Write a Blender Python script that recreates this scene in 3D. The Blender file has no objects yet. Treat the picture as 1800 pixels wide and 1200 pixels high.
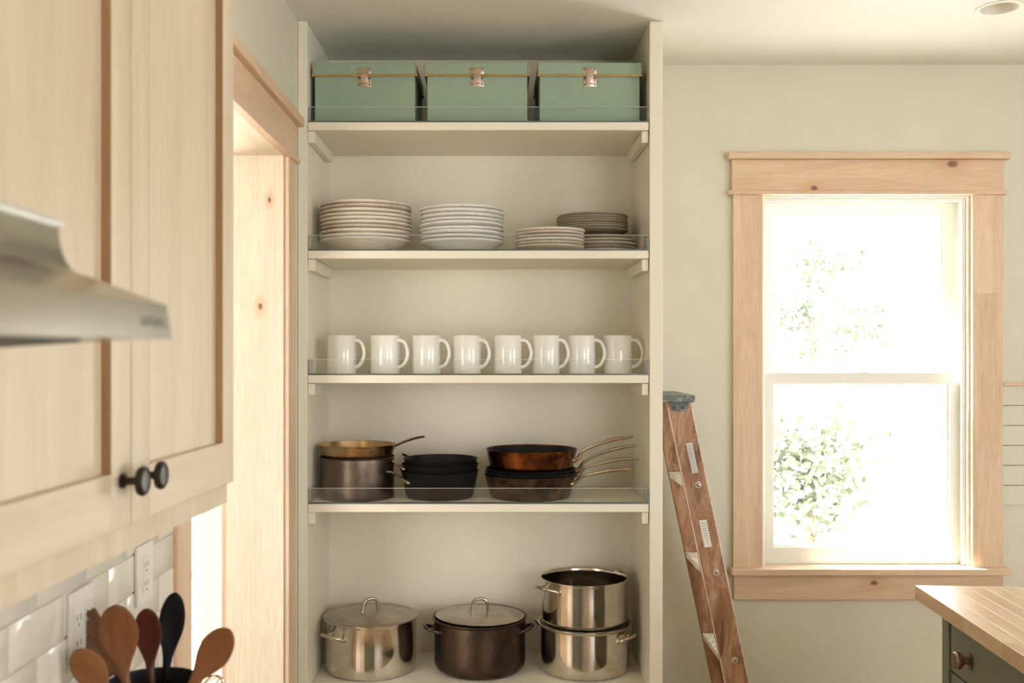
import bpy, bmesh, math, random
from mathutils import Vector, Matrix

random.seed(7)
SC = bpy.context.scene
COL = SC.collection
PI = math.pi
EYE = 1.55            # eye height above the floor (m)
CEIL = 2.55
# ------------------------------------------------------------------ camera
cam_d = bpy.data.cameras.new('camera')
cam = bpy.data.objects.new('camera', cam_d)
COL.objects.link(cam)
cam.location = (0, 0, EYE)
cam.rotation_euler = (PI / 2, 0, 0)
cam_d.lens = 35.0
cam_d.sensor_width = 36.0
cam_d.shift_x = 30 / 1800
cam_d.shift_y = 20 / 1800
cam_d.clip_start = 0.02
cam_d.dof.use_dof = True
cam_d.dof.focus_distance = 3.08
cam_d.dof.aperture_fstop = 6.0
SC.camera = cam
# ------------------------------------------------------------------ world / light / exposure
WORLD_STRENGTH = 5.4
w = bpy.data.worlds.new('overcast_sky')
SC.world = w
w.use_nodes = True
bgn = w.node_tree.nodes['Background']
bgn.inputs['Color'].default_value = (.97, 0.985, 1.0, 1)
bgn.inputs['Strength'].default_value = WORLD_STRENGTH
SC.view_settings.view_transform = 'Standard'
SC.view_settings.look = 'None'
SC.view_settings.gamma = 1.0
SC.view_settings.use_curve_mapping = False
SC.view_settings.exposure = 0.25
sun_d = bpy.data.lights.new('sun', 'SUN')
sun_d.energy = 36.0
sun_d.angle = .02
sun_d.color = (1, .985, .96)
sun = bpy.data.objects.new('sun', sun_d)
sun.rotation_euler = Vector((.36, -.30, -.9)).to_track_quat('-Z', 'Y').to_euler()
sun.location = (-2, 8, 9)
COL.objects.link(sun)
SC.cycles.sample_clamp_indirect = 40.0
SC.cycles.max_bounces = 14
SC.cycles.diffuse_bounces = 6
SC.cycles.transparent_max_bounces = 16


def portal(name, loc, rot, sx, sy):
    """window portal: guides daylight sampling through a window opening"""
    l = bpy.data.lights.new(name, 'AREA')
    l.shape = 'RECTANGLE'
    l.size = sx
    l.size_y = sy
    l.cycles.is_portal = True
    o = bpy.data.objects.new(name, l)
    o.location = loc
    o.rotation_euler = rot
    COL.objects.link(o)


portal('window_portal', (1.288, 3.62, 1.46), (-PI / 2, 0, 0), .70, 1.32)      # back window
portal('window_portal', (-1.45, 3.62, 1.05), (-PI / 2, 0, 0), 1.0, 1.95)      # hall window, back
portal('window_portal', (-2.0, .44, 1.2), (PI / 2, 0, 0), 1.4, 2.0)         # hall window, end wall
portal('window_portal', (2.35, -2.72, 1.5), (PI / 2, 0, 0), 1.9, 1.7)          # unseen opening behind the camera, placed for frontal fill
portal('window_portal', (3.72, 0.3, 1.5), (0, PI / 2, 0), 1.7, 1.8)           # unseen opening in the right wall, sized for side fill


# ------------------------------------------------------------------ material helpers
def new_mat(name):
    m = bpy.data.materials.new(name)
    m.use_nodes = True
    nt = m.node_tree
    return m, nt, nt.nodes['Principled BSDF']


def link(nt, a, b):
    nt.links.new(a, b)


def node(nt, typ, **kw):
    n = nt.nodes.new(typ)
    for k, v in kw.items():
        setattr(n, k, v)
    return n


def c4(c):
    return (c[0], c[1], c[2], 1)


def objcoord(nt, scale=(1, 1, 1), rnd=True):
    tc = node(nt, 'ShaderNodeTexCoord')
    out = tc.outputs['Object']
    if rnd:
        oi = node(nt, 'ShaderNodeObjectInfo')
        mul = node(nt, 'ShaderNodeMath', operation='MULTIPLY')
        mul.inputs[1].default_value = 13.7
        link(nt, oi.outputs['Random'], mul.inputs[0])
        add = node(nt, 'ShaderNodeVectorMath', operation='ADD')
        link(nt, out, add.inputs[0])
        link(nt, mul.outputs[0], add.inputs[1])
        out = add.outputs[0]
    mp = node(nt, 'ShaderNodeMapping')
    mp.inputs['Scale'].default_value = scale
    link(nt, out, mp.inputs['Vector'])
    return tc, mp.outputs[0]


def noise(nt, vec, scale, detail=3, rough=.5, dist=0):
    n = node(nt, 'ShaderNodeTexNoise')
    n.inputs['Scale'].default_value = scale
    n.inputs['Detail'].default_value = detail
    n.inputs['Roughness'].default_value = rough
    n.inputs['Distortion'].default_value = dist
    link(nt, vec, n.inputs['Vector'])
    return n.outputs['Fac']


def ramp(nt, fac, stops):
    r = node(nt, 'ShaderNodeValToRGB')
    els = r.color_ramp.elements
    while len(els) < len(stops):
        els.new(.5)
    for e, (p, c) in zip(els, stops):
        e.position = p
        e.color = c4(c)
    link(nt, fac, r.inputs['Fac'])
    return r.outputs['Color']


def mixc(nt, fac, a, b, mode='MIX'):
    n = node(nt, 'ShaderNodeMix', data_type='RGBA', blend_type=mode)
    for sock, v in ((n.inputs[0], fac), (n.inputs[6], a), (n.inputs[7], b)):
        if hasattr(v, 'links'):
            link(nt, v, sock)
        elif isinstance(v, (int, float)):
            sock.default_value = v
        else:
            sock.default_value = c4(v)
    return n.outputs[2]


def bump(nt, bsdf, height, strength, dist=.002):
    b = node(nt, 'ShaderNodeBump')
    b.inputs['Strength'].default_value = strength
    b.inputs['Distance'].default_value = dist
    link(nt, height, b.inputs['Height'])
    link(nt, b.outputs[0], bsdf.inputs['Normal'])


def paint(name, col, rough=.55, var=.05, scale=6, bmp=.15):
    m, nt, b = new_mat(name)
    tc, v = objcoord(nt, rnd=False)
    f = noise(nt, v, scale, 4, .6)
    d = tuple(c * (1 - var) for c in col)
    u = tuple(min(1, c * (1 + var * .5)) for c in col)
    link(nt, ramp(nt, f, [(.3, d), (.7, u)]), b.inputs['Base Color'])
    b.inputs['Roughness'].default_value = rough
    f2 = noise(nt, v, 260, 3, .6)
    bump(nt, b, f2, bmp, .0006)
    return m


def wood(name, c_dark, c_mid, c_light, axis='z', rough=.5, knots=(), grain=1.0, rnd=True, streaks=.8):
    """long-grain wood; knots = [(x, y, z, r)] in object space"""
    m, nt, b = new_mat(name)
    st = {'x': (1.2, 14, 14), 'y': (14, 1.2, 14), 'z': (14, 14, 1.2)}[axis]
    tc, v = objcoord(nt, st, rnd)
    f1 = noise(nt, v, 1.1 * grain, 4, .55, 1.2)
    base = ramp(nt, f1, [(.28, c_dark), (.5, c_mid), (.72, c_light)])
    v2n = node(nt, 'ShaderNodeMapping')
    v2n.inputs['Scale'].default_value = (6, 6, 6)
    link(nt, v, v2n.inputs['Vector'])
    f2 = noise(nt, v2n.outputs[0], 2.2 * grain, 3, .6)
    streak = ramp(nt, f2, [(.35, (.87, .85, .82)), (.6, (1, 1, 1))])
    col = mixc(nt, streaks, base, streak, 'MULTIPLY')
    # broad cloudy tone from plank to plank
    f3 = noise(nt, v, .22, 2, .5)
    col = mixc(nt, .6, col, ramp(nt, f3, [(.35, (.93, .90, .86)), (.65, (1.04, 1.02, 1.0))]), 'MULTIPLY')
    for (kx, ky, kz, kr) in knots:
        sub = node(nt, 'ShaderNodeVectorMath', operation='SUBTRACT')
        link(nt, tc.outputs['Object'], sub.inputs[0])
        sub.inputs[1].default_value = (kx, ky, kz)
        sc = node(nt, 'ShaderNodeVectorMath', operation='MULTIPLY')
        s = {'x': (.62, 1, 1), 'y': (1, .62, 1), 'z': (1, 1, .62)}[axis]
        sc.inputs[1].default_value = s
        link(nt, sub.outputs[0], sc.inputs[0])
        ln = node(nt, 'ShaderNodeVectorMath', operation='LENGTH')
        link(nt, sc.outputs[0], ln.inputs[0])
        wob = node(nt, 'ShaderNodeMath', operation='MULTIPLY_ADD')
        link(nt, noise(nt, tc.outputs['Object'], 160, 2), wob.inputs[0])
        wob.inputs[1].default_value = kr * .7
        link(nt, ln.outputs['Value'], wob.inputs[2])
        for r0, r1, cc, amt in ((kr * 1.2, kr * 4.0, (.62, .36, .2), .5), (kr * .75, kr * 1.35, (.17, .075, .035), .9)):
            mr = node(nt, 'ShaderNodeMapRange', interpolation_type='SMOOTHSTEP')
            mr.inputs['From Min'].default_value = r0
            mr.inputs['From Max'].default_value = r1
            mr.inputs['To Min'].default_value = amt
            mr.inputs['To Max'].default_value = 0
            link(nt, wob.outputs[0], mr.inputs['Value'])
            col = mixc(nt, mr.outputs[0], col, cc)
    link(nt, col, b.inputs['Base Color'])
    b.inputs['Roughness'].default_value = rough
    bump(nt, b, f2, .12, .001)
    return m


def metal(name, col, rough, var=.3, scale=18, dark=None, stain=None, stain_amt=.5):
    m, nt, b = new_mat(name)
    tc, v = objcoord(nt)
    f = noise(nt, v, scale, 5, .65)
    dk = dark or tuple(c * (1 - var) for c in col)
    colr = ramp(nt, f, [(.35, dk), (.6, col)])
    if stain:
        f2 = noise(nt, v, scale * .45, 4, .7, .8)
        mr = node(nt, 'ShaderNodeMapRange')
        mr.inputs['From Min'].default_value = .5
        mr.inputs['From Max'].default_value = .68
        mr.inputs['To Max'].default_value = stain_amt
        link(nt, f2, mr.inputs['Value'])
        colr = mixc(nt, mr.outputs[0], colr, stain)
    link(nt, colr, b.inputs['Base Color'])
    b.inputs['Metallic'].default_value = 1
    rr = node(nt, 'ShaderNodeMapRange')
    rr.inputs['To Min'].default_value = rough * 1.5
    rr.inputs['To Max'].default_value = rough * .7
    link(nt, f, rr.inputs['Value'])
    link(nt, rr.outputs[0], b.inputs['Roughness'])
    return m


def plain(name, col, rough=.5, metallic=0, var=.06, scale=30, coat=0):
    m, nt, b = new_mat(name)
    tc, v = objcoord(nt)
    f = noise(nt, v, scale, 3)
    link(nt, ramp(nt, f, [(.3, tuple(c * (1 - var) for c in col)), (.7, col)]), b.inputs['Base Color'])
    b.inputs['Roughness'].default_value = rough
    b.inputs['Metallic'].default_value = metallic
    b.inputs['Coat Weight'].default_value = coat
    b.inputs['Coat Roughness'].default_value = .06
    return m


def ceramic(name, col, rough=.2, speck=.0, warm=None):
    m, nt, b = new_mat(name)
    tc, v = objcoord(nt)
    f = noise(nt, v, 9, 3)
    w_ = warm or tuple(c * .93 for c in col)
    colr = ramp(nt, f, [(.3, w_), (.65, col)])
    if speck:
        f2 = noise(nt, v, 90, 3, .7)
        colr = mixc(nt, speck, colr, ramp(nt, f2, [(.33, (.55, .47, .38)), (.45, (1, 1, 1))]), 'MULTIPLY')
    link(nt, colr, b.inputs['Base Color'])
    b.inputs['Roughness'].default_value = rough
    return m


def glass(name, tint, ior=1.5):
    m = bpy.data.materials.new(name)
    m.use_nodes = True
    nt = m.node_tree
    nt.nodes.remove(nt.nodes['Principled BSDF'])
    out = nt.nodes['Material Output']
    tr = node(nt, 'ShaderNodeBsdfTransparent')
    tr.inputs[0].default_value = c4(tint)
    gl = node(nt, 'ShaderNodeBsdfGlossy')
    gl.inputs['Roughness'].default_value = .02
    fr = node(nt, 'ShaderNodeFresnel')
    fr.inputs['IOR'].default_value = ior
    mx = node(nt, 'ShaderNodeMixShader')
    # thin sheet without refraction: reflect on the outer faces only
    geo = node(nt, 'ShaderNodeNewGeometry')
    inv = node(nt, 'ShaderNodeMath', operation='SUBTRACT')
    inv.inputs[0].default_value = 1.0
    link(nt, geo.outputs['Backfacing'], inv.inputs[1])
    mulf = node(nt, 'ShaderNodeMath', operation='MULTIPLY')
    link(nt, fr.outputs[0], mulf.inputs[0])
    link(nt, inv.outputs[0], mulf.inputs[1])
    link(nt, mulf.outputs[0], mx.inputs[0])
    link(nt, tr.outputs[0], mx.inputs[1])
    link(nt, gl.outputs[0], mx.inputs[2])
    link(nt, mx.outputs[0], out.inputs['Surface'])
    return m


M = {}
M['wall'] = paint('wall_paint', (.69, .67, .56), .6, .03)
M['ceiling'] = paint('ceiling_paint', (.80, .80, .76), .7, .02)
M['shelf'] = paint('shelf_paint', (.82, .77, .645), .42, .025)
M['winwhite'] = paint('window_paint', (.84, .83, .76), .4, .02)
M['floor'] = wood('floor_oak', (.46, .31, .185), (.57, .41, .265), (.65, .49, .335), 'y', .4)
M['tile'] = plain('tile_glaze', (.73, .69, .61), .12, 0, .05, 9)
M['grout'] = paint('grout', (.55, .51, .44), .8, .05)
M['plate_white'] = plain('outlet_plastic', (.78, .75, .68), .3, 0, .02)
M['slot'] = plain('slot_dark', (.05, .045, .04), .6)
M['ground'] = paint('pale_gravel', (.66, .65, .62), .9, .1, 3)

CW = ((.67, .48, .325), (.76, .57, .405), (.81, .625, .46))
M['cas_v'] = wood('alder_vertical', *CW, 'z', .5)
M['cas_x'] = wood('alder_horizontal', *CW, 'x', .5,
                  knots=[(1.102, 3.435, EYE + .5690, .0115), (1.58, 3.435, EYE + .652, .0165), (1.31, 3.435, EYE - .795, .0130)])
M['cas_y'] = wood('alder_depthwise', *CW, 'y', .5)
M['pine'] = wood('pine_jamb', (.78, .69, .55), (.82, .745, .61), (.86, .79, .67), 'z', .5,
                 knots=[(-.634, 2.80, EYE + .43, .0065), (-.660, 2.80, EYE + .131, .0075)], grain=.8)
M['pine_x'] = wood('pine_head', (.78, .69, .55), (.82, .745, .61), (.86, .79, .67), 'y', .5)
M['maple'] = wood('maple_cabinet', (.565, .465, .325), (.63, .535, .385), (.68, .59, .445), 'z', .42, grain=.8, streaks=.35)
M['maple_y'] = wood('maple_rail', (.565, .465, .325), (.63, .535, .385), (.68, .59, .445), 'y', .42, grain=.8, streaks=.35)
M['groove_shade'] = wood('brown_groove_shade', (.30, .17, .08), (.36, .21, .105), (.42, .26, .14), 'z', .5)  # brown of the shaded groove beside the door panels, put into colour
M['butcher'] = wood('butcher_block', (.58, .36, .19), (.70, .49, .29), (.80, .62, .42), 'y', .35, grain=.5)
_b = M['butcher'].node_tree.nodes['Principled BSDF']
_b.inputs['Coat Weight'].default_value = 1.0
for _l in list(_b.inputs['Normal'].links):
    M['butcher'].node_tree.links.remove(_l)
_b.inputs['Coat Roughness'].default_value = .28
M['glass'] = glass('clear_glass', (.975, .985, .98), 1.62)
M['glass_edge'] = plain('glass_edge_green', (.30, .36, .34), .15, 0, .1)
M['lip_edge'] = plain('polished_glass_edge', (.66, .71, .68), .1, 0, .05)
M['channel'] = plain('channel_metal', (.12, .135, .13), .35, .6)
M['pane'] = glass('window_glass', (.97, .98, .97), 1.45)
M['mint'] = plain('mint_board', (.30, .40, .30), .75, 0, .06, 40)
M['brass'] = metal('brass_edge', (.72, .45, .19), .32, .2)
M['latch'] = metal('nickel_latch', (.66, .55, .45), .35, .25, 40)
M['dark'] = plain('near_black', (.03, .026, .022), .5)
M['mug'] = ceramic('mug_glaze', (.84, .825, .77), .07)
M['mug'].node_tree.nodes['Principled BSDF'].inputs['IOR'].default_value = 1.65
M['plateA'] = ceramic('plate_warm_white', (.72, .665, .57), .28, .35, (.66, .56, .45))
M['plateB'] = ceramic('plate_cool_white', (.72, .705, .65), .25, .3)
M['plateC'] = ceramic('plate_speckled', (.60, .53, .43), .35, .7, (.52, .40, .30))
M['plateD'] = ceramic('plate_olive_grey', (.40, .355, .265), .4, .7, (.30, .26, .19))
M['steel'] = metal('worn_steel', (.74, .69, .62), .11, .22, 14, stain=(.50, .40, .32), stain_amt=.5)
M['steel_dull'] = metal('dull_steel', (.50, .44, .37), .30, .25, 14, stain=(.34, .27, .2), stain_amt=.6)
M['bronze'] = metal('bronze_pan', (.56, .38, .21), .24, .25, 12, stain=(.35, .2, .1), stain_amt=.6)
M['darkpot'] = metal('blackened_pot', (.125, .085, .065), .34, .4, 14, stain=(.045, .036, .036), stain_amt=.9)
M['darksauce'] = metal('tarnished_saucepan', (.19, .145, .115), .33, .35, 14, stain=(.09, .065, .055), stain_amt=.8)
M['copper'] = metal('burnt_copper', (.36, .12, .04), .24, .6, 22, dark=(.06, .025, .014), stain=(.045, .025, .018), stain_amt=.85)
M['copper2'] = metal('patinated_copper', (.20, .125, .085), .34, .5, 22, dark=(.07, .045, .035), stain=(.05, .036, .03), stain_amt=.8)
M['blackpan'] = plain('black_nonstick', (.009, .008, .008), .42, 0, .2)
M['blackpan'].node_tree.nodes['Principled BSDF'].inputs['Specular IOR Level'].default_value = .25
M['handle'] = metal('handle_brass_steel', (.58, .50, .38), .22, .25, 30)
M['hood'] = metal('hood_steel', (.42, .41, .35), .20, .1, 5)
M['island_knob'] = metal('dark_bronze_knob', (.34, .24, .18), .3, .3, 40)
M['knob'] = plain('bronze_knob', (.035, .027, .02), .28, .6)
M['blackspoon'] = plain('black_spoon_plastic', (.004, .004, .005), .5)
M['blackspoon'].node_tree.nodes['Principled BSDF'].inputs['Specular IOR Level'].default_value = .2
M['spoonA'] = wood('cherry_spoon', (.14, .045, .012), (.215, .075, .02), (.27, .10, .03), 'z', .4)
M['spoonB'] = wood('dark_red_spoon', (.055, .009, .003), (.08, .014, .005), (.10, .02, .008), 'z', .4)
M['spoonC'] = wood('tan_spoon', (.19, .075, .02), (.26, .11, .035), (.31, .14, .05), 'z', .4)
M['spatula'] = wood('walnut_spatula', (.15, .06, .025), (.21, .09, .04), (.27, .12, .055), 'z', .4)
M['island'] = plain('sage_green_paint', (.17, .175, .13), .45, 0, .05)
M['crock'] = plain('charcoal_crock', (.03, .03, .032), .3)
M['paper'] = plain('sticker_paper', (.80, .77, .70), .6, 0, .05)
M['ink'] = plain('sticker_ink', (.08, .07, .06), .7)


def ladder_wood():
    m, nt, b = new_mat('old_ladder_wood')
    tc, v = objcoord(nt, (9, 9, 2.2))
    f = noise(nt, v, 2.0, 5, .65, 1.0)
    col = ramp(nt, f, [(.30, (.15, .06, .028)), (.46, (.34, .165, .08)), (.62, (.50, .30, .17))])
    tc2, v2 = objcoord(nt, (1, 1, .5))
    f2 = noise(nt, v2, 17, 6, .75, 1.4)
    mr = node(nt, 'ShaderNodeMapRange')
    mr.inputs['From Min'].default_value = .52
    mr.inputs['From Max'].default_value = .66
    mr.inputs['To Max'].default_value = .62
    link(nt, f2, mr.inputs['Value'])
    col = mixc(nt, mr.outputs[0], col, (.60, .44, .30))
    f4 = noise(nt, v2, 9, 4, .7, 1.0)
    mr2 = node(nt, 'ShaderNodeMapRange')
    mr2.inputs['From Min'].default_value = .54
    mr2.inputs['From Max'].default_value = .68
    mr2.inputs['To Max'].default_value = .55
    link(nt, f4, mr2.inputs['Value'])
    col = mixc(nt, mr2.outputs[0], col, (.16, .06, .028))
    link(nt, col, b.inputs['Base Color'])
    b.inputs['Roughness'].default_value = .55
    bump(nt, b, f2, .2, .001)
    return m


def splatter(name, base, spots, lo=.5, hi=.62, scale=30, rough=.5, stretch=(1, 1, 1)):
    m, nt, b = new_mat(name)
    tc, v = objcoord(nt, stretch)
    f = noise(nt, v, scale, 5, .7)
    link(nt, ramp(nt, f, [(lo, base), (hi, spots)]), b.inputs['Base Color'])
    b.inputs['Roughness'].default_value = rough
    return m


M['ladder'] = ladder_wood()
M['step'] = splatter('paint_spattered_step', (.50, .43, .36), (.88, .85, .79), .34, .5, 26, .5, (3, 1, 1))
M['cap'] = splatter('grey_paint_spattered_cap', (.13, .15, .14), (.46, .47, .42), .50, .68, 40)
M['edge'] = splatter('bare_worn_edge', (.50, .34, .21), (.84, .74, .60), .35, .5, 40)


def leaf_mat(name, a, b_):
    m, nt, b = new_mat(name)
    tc, v = objcoord(nt)
    f = noise(nt, v, 2, 3)
    link(nt, ramp(nt, f, [(.3, a), (.7, b_)]), b.inputs['Base Color'])
    b.inputs['Roughness'].default_value = .6
    return m


M['leaf'] = leaf_mat('pale_leaves', (.15, .18, .12), (.20, .22, .14))
M['bark'] = plain('bark', (.2, .16, .12), .9)


# ------------------------------------------------------------------ geometry helpers
def box(bm, x0, x1, y0, y1, z0, z1, bev=0.0, seg=2):
    vs = [bm.verts.new(p) for p in ((x0, y0, z0), (x1, y0, z0), (x1, y1, z0), (x0, y1, z0),
                                    (x0, y0, z1), (x1, y0, z1), (x1, y1, z1), (x0, y1, z1))]
    fs = [bm.faces.new([vs[i] for i in q]) for q in
          ((3, 2, 1, 0), (4, 5, 6, 7), (0, 1, 5, 4), (1, 2, 6, 5), (2, 3, 7, 6), (3, 0, 4, 7))]
    if bev:
        es = list({e for f in fs for e in f.edges})
        bmesh.ops.bevel(bm, geom=es, offset=bev, segments=seg, profile=.5, affect='EDGES')


def lathe(bm, prof, seg=48, c=(0, 0, 0), close=False):
    """profile [(r, z)] swept about z; r = 0 makes a pole"""
    rings = []
    for r, z in prof:
        if r < 1e-6:
            rings.append([bm.verts.new((c[0], c[1], c[2] + z))])
        else:
            rings.append([bm.verts.new((c[0] + r * math.cos(2 * PI * i / seg), c[1] + r * math.sin(2 * PI * i / seg), c[2] + z))
                          for i in range(seg)])
    prs = list(zip(rings[:-1], rings[1:]))
    if close:
        prs.append((rings[-1], rings[0]))
    for a, b in prs:
        for i in range(seg):
            j = (i + 1) % seg
            if len(a) == 1 and len(b) == 1:
                continue
            if len(a) == 1:
                bm.faces.new((a[0], b[i], b[j]))
            elif len(b) == 1:
                bm.faces.new((a[i], a[j], b[0]))
            else:
                bm.faces.new((a[i], a[j], b[j], b[i]))


def spline(pts, n=6):
    """Catmull-Rom through the points"""
    pts = [Vector(p) for p in pts]
    P = [pts[0] * 2 - pts[1]] + pts + [pts[-1] * 2 - pts[-2]]
    out = []
    for i in range(1, len(P) - 2):
        p0, p1, p2, p3 = P[i - 1:i + 3]
        for k in range(n):
            t = k / n
            out.append(.5 * ((2 * p1) + (p2 - p0) * t + (2 * p0 - 5 * p1 + 4 * p2 - p3) * t * t + (3 * p1 - p0 - 3 * p2 + p3) * t ** 3))
    out.append(pts[-1])
    return out


def tube(bm, pts, rad, seg=10, flat=1.0, up=(0, 0, 1)):
    """round or flattened (flat < 1: thinner along up) tube with end caps; rad number or list"""
    pts = [Vector(p) for p in pts]
    n = len(pts)
    rads = rad if isinstance(rad, (list, tuple)) else [rad] * n
    if len(rads) != n:
        k = len(rads)
        rads = [rads[int(i * (k - 1) / (n - 1))] + (rads[min(k - 1, int(i * (k - 1) / (n - 1)) + 1)] - rads[int(i * (k - 1) / (n - 1))]) *
                ((i * (k - 1) / (n - 1)) % 1) for i in range(n)]
    rings = []
    up0 = Vector(up)
    for i, p in enumerate(pts):
        t = (pts[min(i + 1, n - 1)] - pts[max(i - 1, 0)]).normalized()
        s = t.cross(up0)
        if s.length < 1e-3:
            s = t.cross(Vector((1, 0, 0)))
        s.normalize()
        u = s.cross(t).normalized()
        up0 = u if flat == 1.0 else up0
        rings.append([bm.verts.new(p + (s * math.cos(2 * PI * k / seg) + u * flat * math.sin(2 * PI * k / seg)) * rads[i]) for k in range(seg)])
    for a, b in zip(rings[:-1], rings[1:]):
        for k in range(seg):
            j = (k + 1) % seg
            bm.faces.new((a[k], a[j], b[j], b[k]))
    bm.faces.new(rings[0][::-1])
    bm.faces.new(rings[-1])


def prism(bm, poly, axis, a, b):
    """extrude a 2-D polygon along axis ('x','y','z') from a to b"""
    def mk(u, v, w_):
        return {'y': (u, w_, v), 'x': (w_, u, v), 'z': (u, v, w_)}[axis]
    A = [bm.verts.new(mk(u, v, a)) for u, v in poly]
    B = [bm.verts.new(mk(u, v, b)) for u, v in poly]
    n = len(poly)
    bm.faces.new(A)
    bm.faces.new(B[::-1])
    for i in range(n):
        j = (i + 1) % n
        bm.faces.new((A[j], A[i], B[i], B[j]))


def ball(bm, c, r, sc=(1, 1, 1), seg=12):
    mat = Matrix.Translation(c) @ Matrix.Diagonal((r * sc[0], r * sc[1], r * sc[2], 1))
    bmesh.ops.create_uvsphere(bm, u_segments=seg, v_segments=max(6, seg // 2), radius=1, matrix=mat)


def disc(bm, c, r, h, direction, seg=16):
    d = Vector(direction).normalized()
    rot = d.to_track_quat('Z', 'Y').to_matrix().to_4x4()
    bmesh.ops.create_cone(bm, cap_ends=True, segments=seg, radius1=r, radius2=r * .9, depth=h,
                          matrix=Matrix.Translation(Vector(c) + d * h / 2) @ rot)


def obj(name, bm, mat, parent=None, loc=(0, 0, 0), smooth=True, angle=.6):
    bmesh.ops.recalc_face_normals(bm, faces=bm.faces[:])
    if smooth:
        for f in bm.faces:
            f.smooth = True
        for e in bm.edges:
            if len(e.link_faces) == 2 and e.calc_face_angle(0) > angle:
                e.smooth = False
    me = bpy.data.meshes.new(name)
    bm.to_mesh(me)
    bm.free()
    me.materials.append(M[mat] if isinstance(mat, str) else mat)
    o = bpy.data.objects.new(name, me)
    COL.objects.link(o)
    o.location = loc
    if parent:
        o.parent = parent
    return o


def boxo(name, dims, mat, parent=None, bev=0.0, loc=(0, 0, 0)):
    bm = bmesh.new()
    box(bm, *dims, bev=bev)
    return obj(name, bm, mat, parent, loc, smooth=False)


def thing(name, label, cat, loc=(0, 0, 0), rz=0, group=None):
    o = bpy.data.objects.new(name, None)
    COL.objects.link(o)
    o.empty_display_size = .05
    o.location = loc
    o.rotation_euler = (0, 0, rz)
    return tag(o, label, cat, group)


def tag(o, label=None, cat=None, group=None, kind=None):
    if label:
        o['label'] = label
    if cat:
        o['category'] = cat
    if group:
        o['group'] = group
    if kind:
        o['kind'] = kind
    return o


def struct(name, label, cat):
    o = bpy.data.objects.new(name, None)
    COL.objects.link(o)
    o.empty_display_size = .05
    return tag(o, label, cat, kind='structure')


def copy_tree(root):
    r = root.copy()
    COL.objects.link(r)
    for ch in list(root.children):
        c = ch.copy()
        COL.objects.link(c)
        c.parent = r
        for g in list(ch.children):
            d = g.copy()
            COL.objects.link(d)
            d.parent = c
    return r


def Z(zrel):
    return EYE + zrel


def holes_wall(bm, u0, u1, v0, v1, holes, axis, a, b):
    """wall slab in (u, z) with rectangular holes, thickness a..b along axis"""
    us = sorted({u0, u1, *[h[0] for h in holes], *[h[1] for h in holes]})
    for ua, ub in zip(us[:-1], us[1:]):
        spans = sorted((h[2], h[3]) for h in holes if h[0] <= ua + 1e-6 and h[1] >= ub - 1e-6)
        z = v0
        for s0, s1 in spans + [(v1, v1)]:
            if s0 > z + 1e-6:
                if axis == 'y':
                    box(bm, ua, ub, a, b, z, s0)
                else:
                    box(bm, a, b, ua, ub, z, s0)
            z = s1


# ================================================================== SETTING
XL = -.595          # kitchen face of the left wall
XLH = -.757         # hall face of the left wall
YB = 3.46           # back wall face
XR, YR = 3.6, -2.6  # right wall, wall behind the camera
YU = 3.0            # front of the shelf unit
YUB = 3.40          # back panel face of the shelf unit

bm = bmesh.new()
box(bm, -3.3, XR + .15, YR - .15, YB + .16, -.05, 0)
tag(obj('floor', bm, 'floor'), 'warm brown oak plank floor of the kitchen', 'floor', kind='structure')
bm = bmesh.new()
RLX, RLY, RLR = 1.462, 2.885, .052
HX = .12
for d_ in ((-3.3, RLX - HX, YR - .15, YB + .16), (RLX + HX, XR + .15, YR - .15, YB + .16), (RLX - HX, RLX + HX, YR - .15, RLY - HX), (RLX - HX, RLX + HX, RLY + HX, YB + .16)):
    box(bm, *d_, CEIL, CEIL + .10)
ring_i, ring_o = [], []
for i_ in range(48):          # square patch with a round hole for the can
    a_ = 2 * PI * i_ / 48
    m_ = HX / max(abs(math.cos(a_)), abs(math.sin(a_)))
    ring_i.append(bm.verts.new((RLX + RLR * math.cos(a_), RLY + RLR * math.sin(a_), CEIL)))
    ring_o.append(bm.verts.new((RLX + m_ * math.cos(a_), RLY + m_ * math.sin(a_), CEIL)))
for i_ in range(48):
    j_ = (i_ + 1) % 48
    bm.faces.new((ring_i[i_], ring_i[j_], ring_o[j_], ring_o[i_]))
box(bm, RLX - HX, RLX + HX, RLY - HX, RLY + HX, CEIL + .09, CEIL + .10)
tag(obj('ceiling', bm, 'ceiling'), 'smooth creamy white painted ceiling above window and shelves', 'ceiling', kind='structure')

WX0, WX1, WZ0, WZ1 = .928, 1.648, Z(-.745), Z(.545)          # window hole in back wall
bm = bmesh.new()
holes_wall(bm, -3.3, XR + .15, 0, CEIL, [(WX0, WX1, WZ0, WZ1), (-1.95, -.985, .05, 2.05)], 'y', YB, YB + .16)
wall_back = tag(obj('wall_back', bm, 'wall'), 'pale sage beige painted wall around the double-hung window', 'wall', kind='structure')
bm = bmesh.new()
holes_wall(bm, YR, YB, 0, CEIL, [(1.895, 2.82, 0, Z(.575))], 'x', XLH + .001, XL)
wall_left = tag(obj('wall_left', bm, 'wall'), 'pale sage wall with the wood-trimmed doorway', 'wall', kind='structure')
bm = bmesh.new()
holes_wall(bm, XL, XR + .15, 0, CEIL, [(1.4, 3.3, .65, 2.35)], 'y', YR - .15, YR)  # unseen window opening, moved and sized for light on the shelf fronts
tag(obj('wall_rear', bm, 'wall'), 'pale sage wall with unseen wide opening sized to light the shelves', 'wall', kind='structure')
bm = bmesh.new()
holes_wall(bm, YR, YB, 0, CEIL, [(-.6, 1.2, .65, 2.35)], 'x', XR, XR + .15)  # unseen window opening, sized to balance side light on the cabinets
tag(obj('wall_right', bm, 'wall'), 'pale sage side wall with unseen opening sized for side light', 'wall', kind='structure')
bm = bmesh.new()
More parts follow.
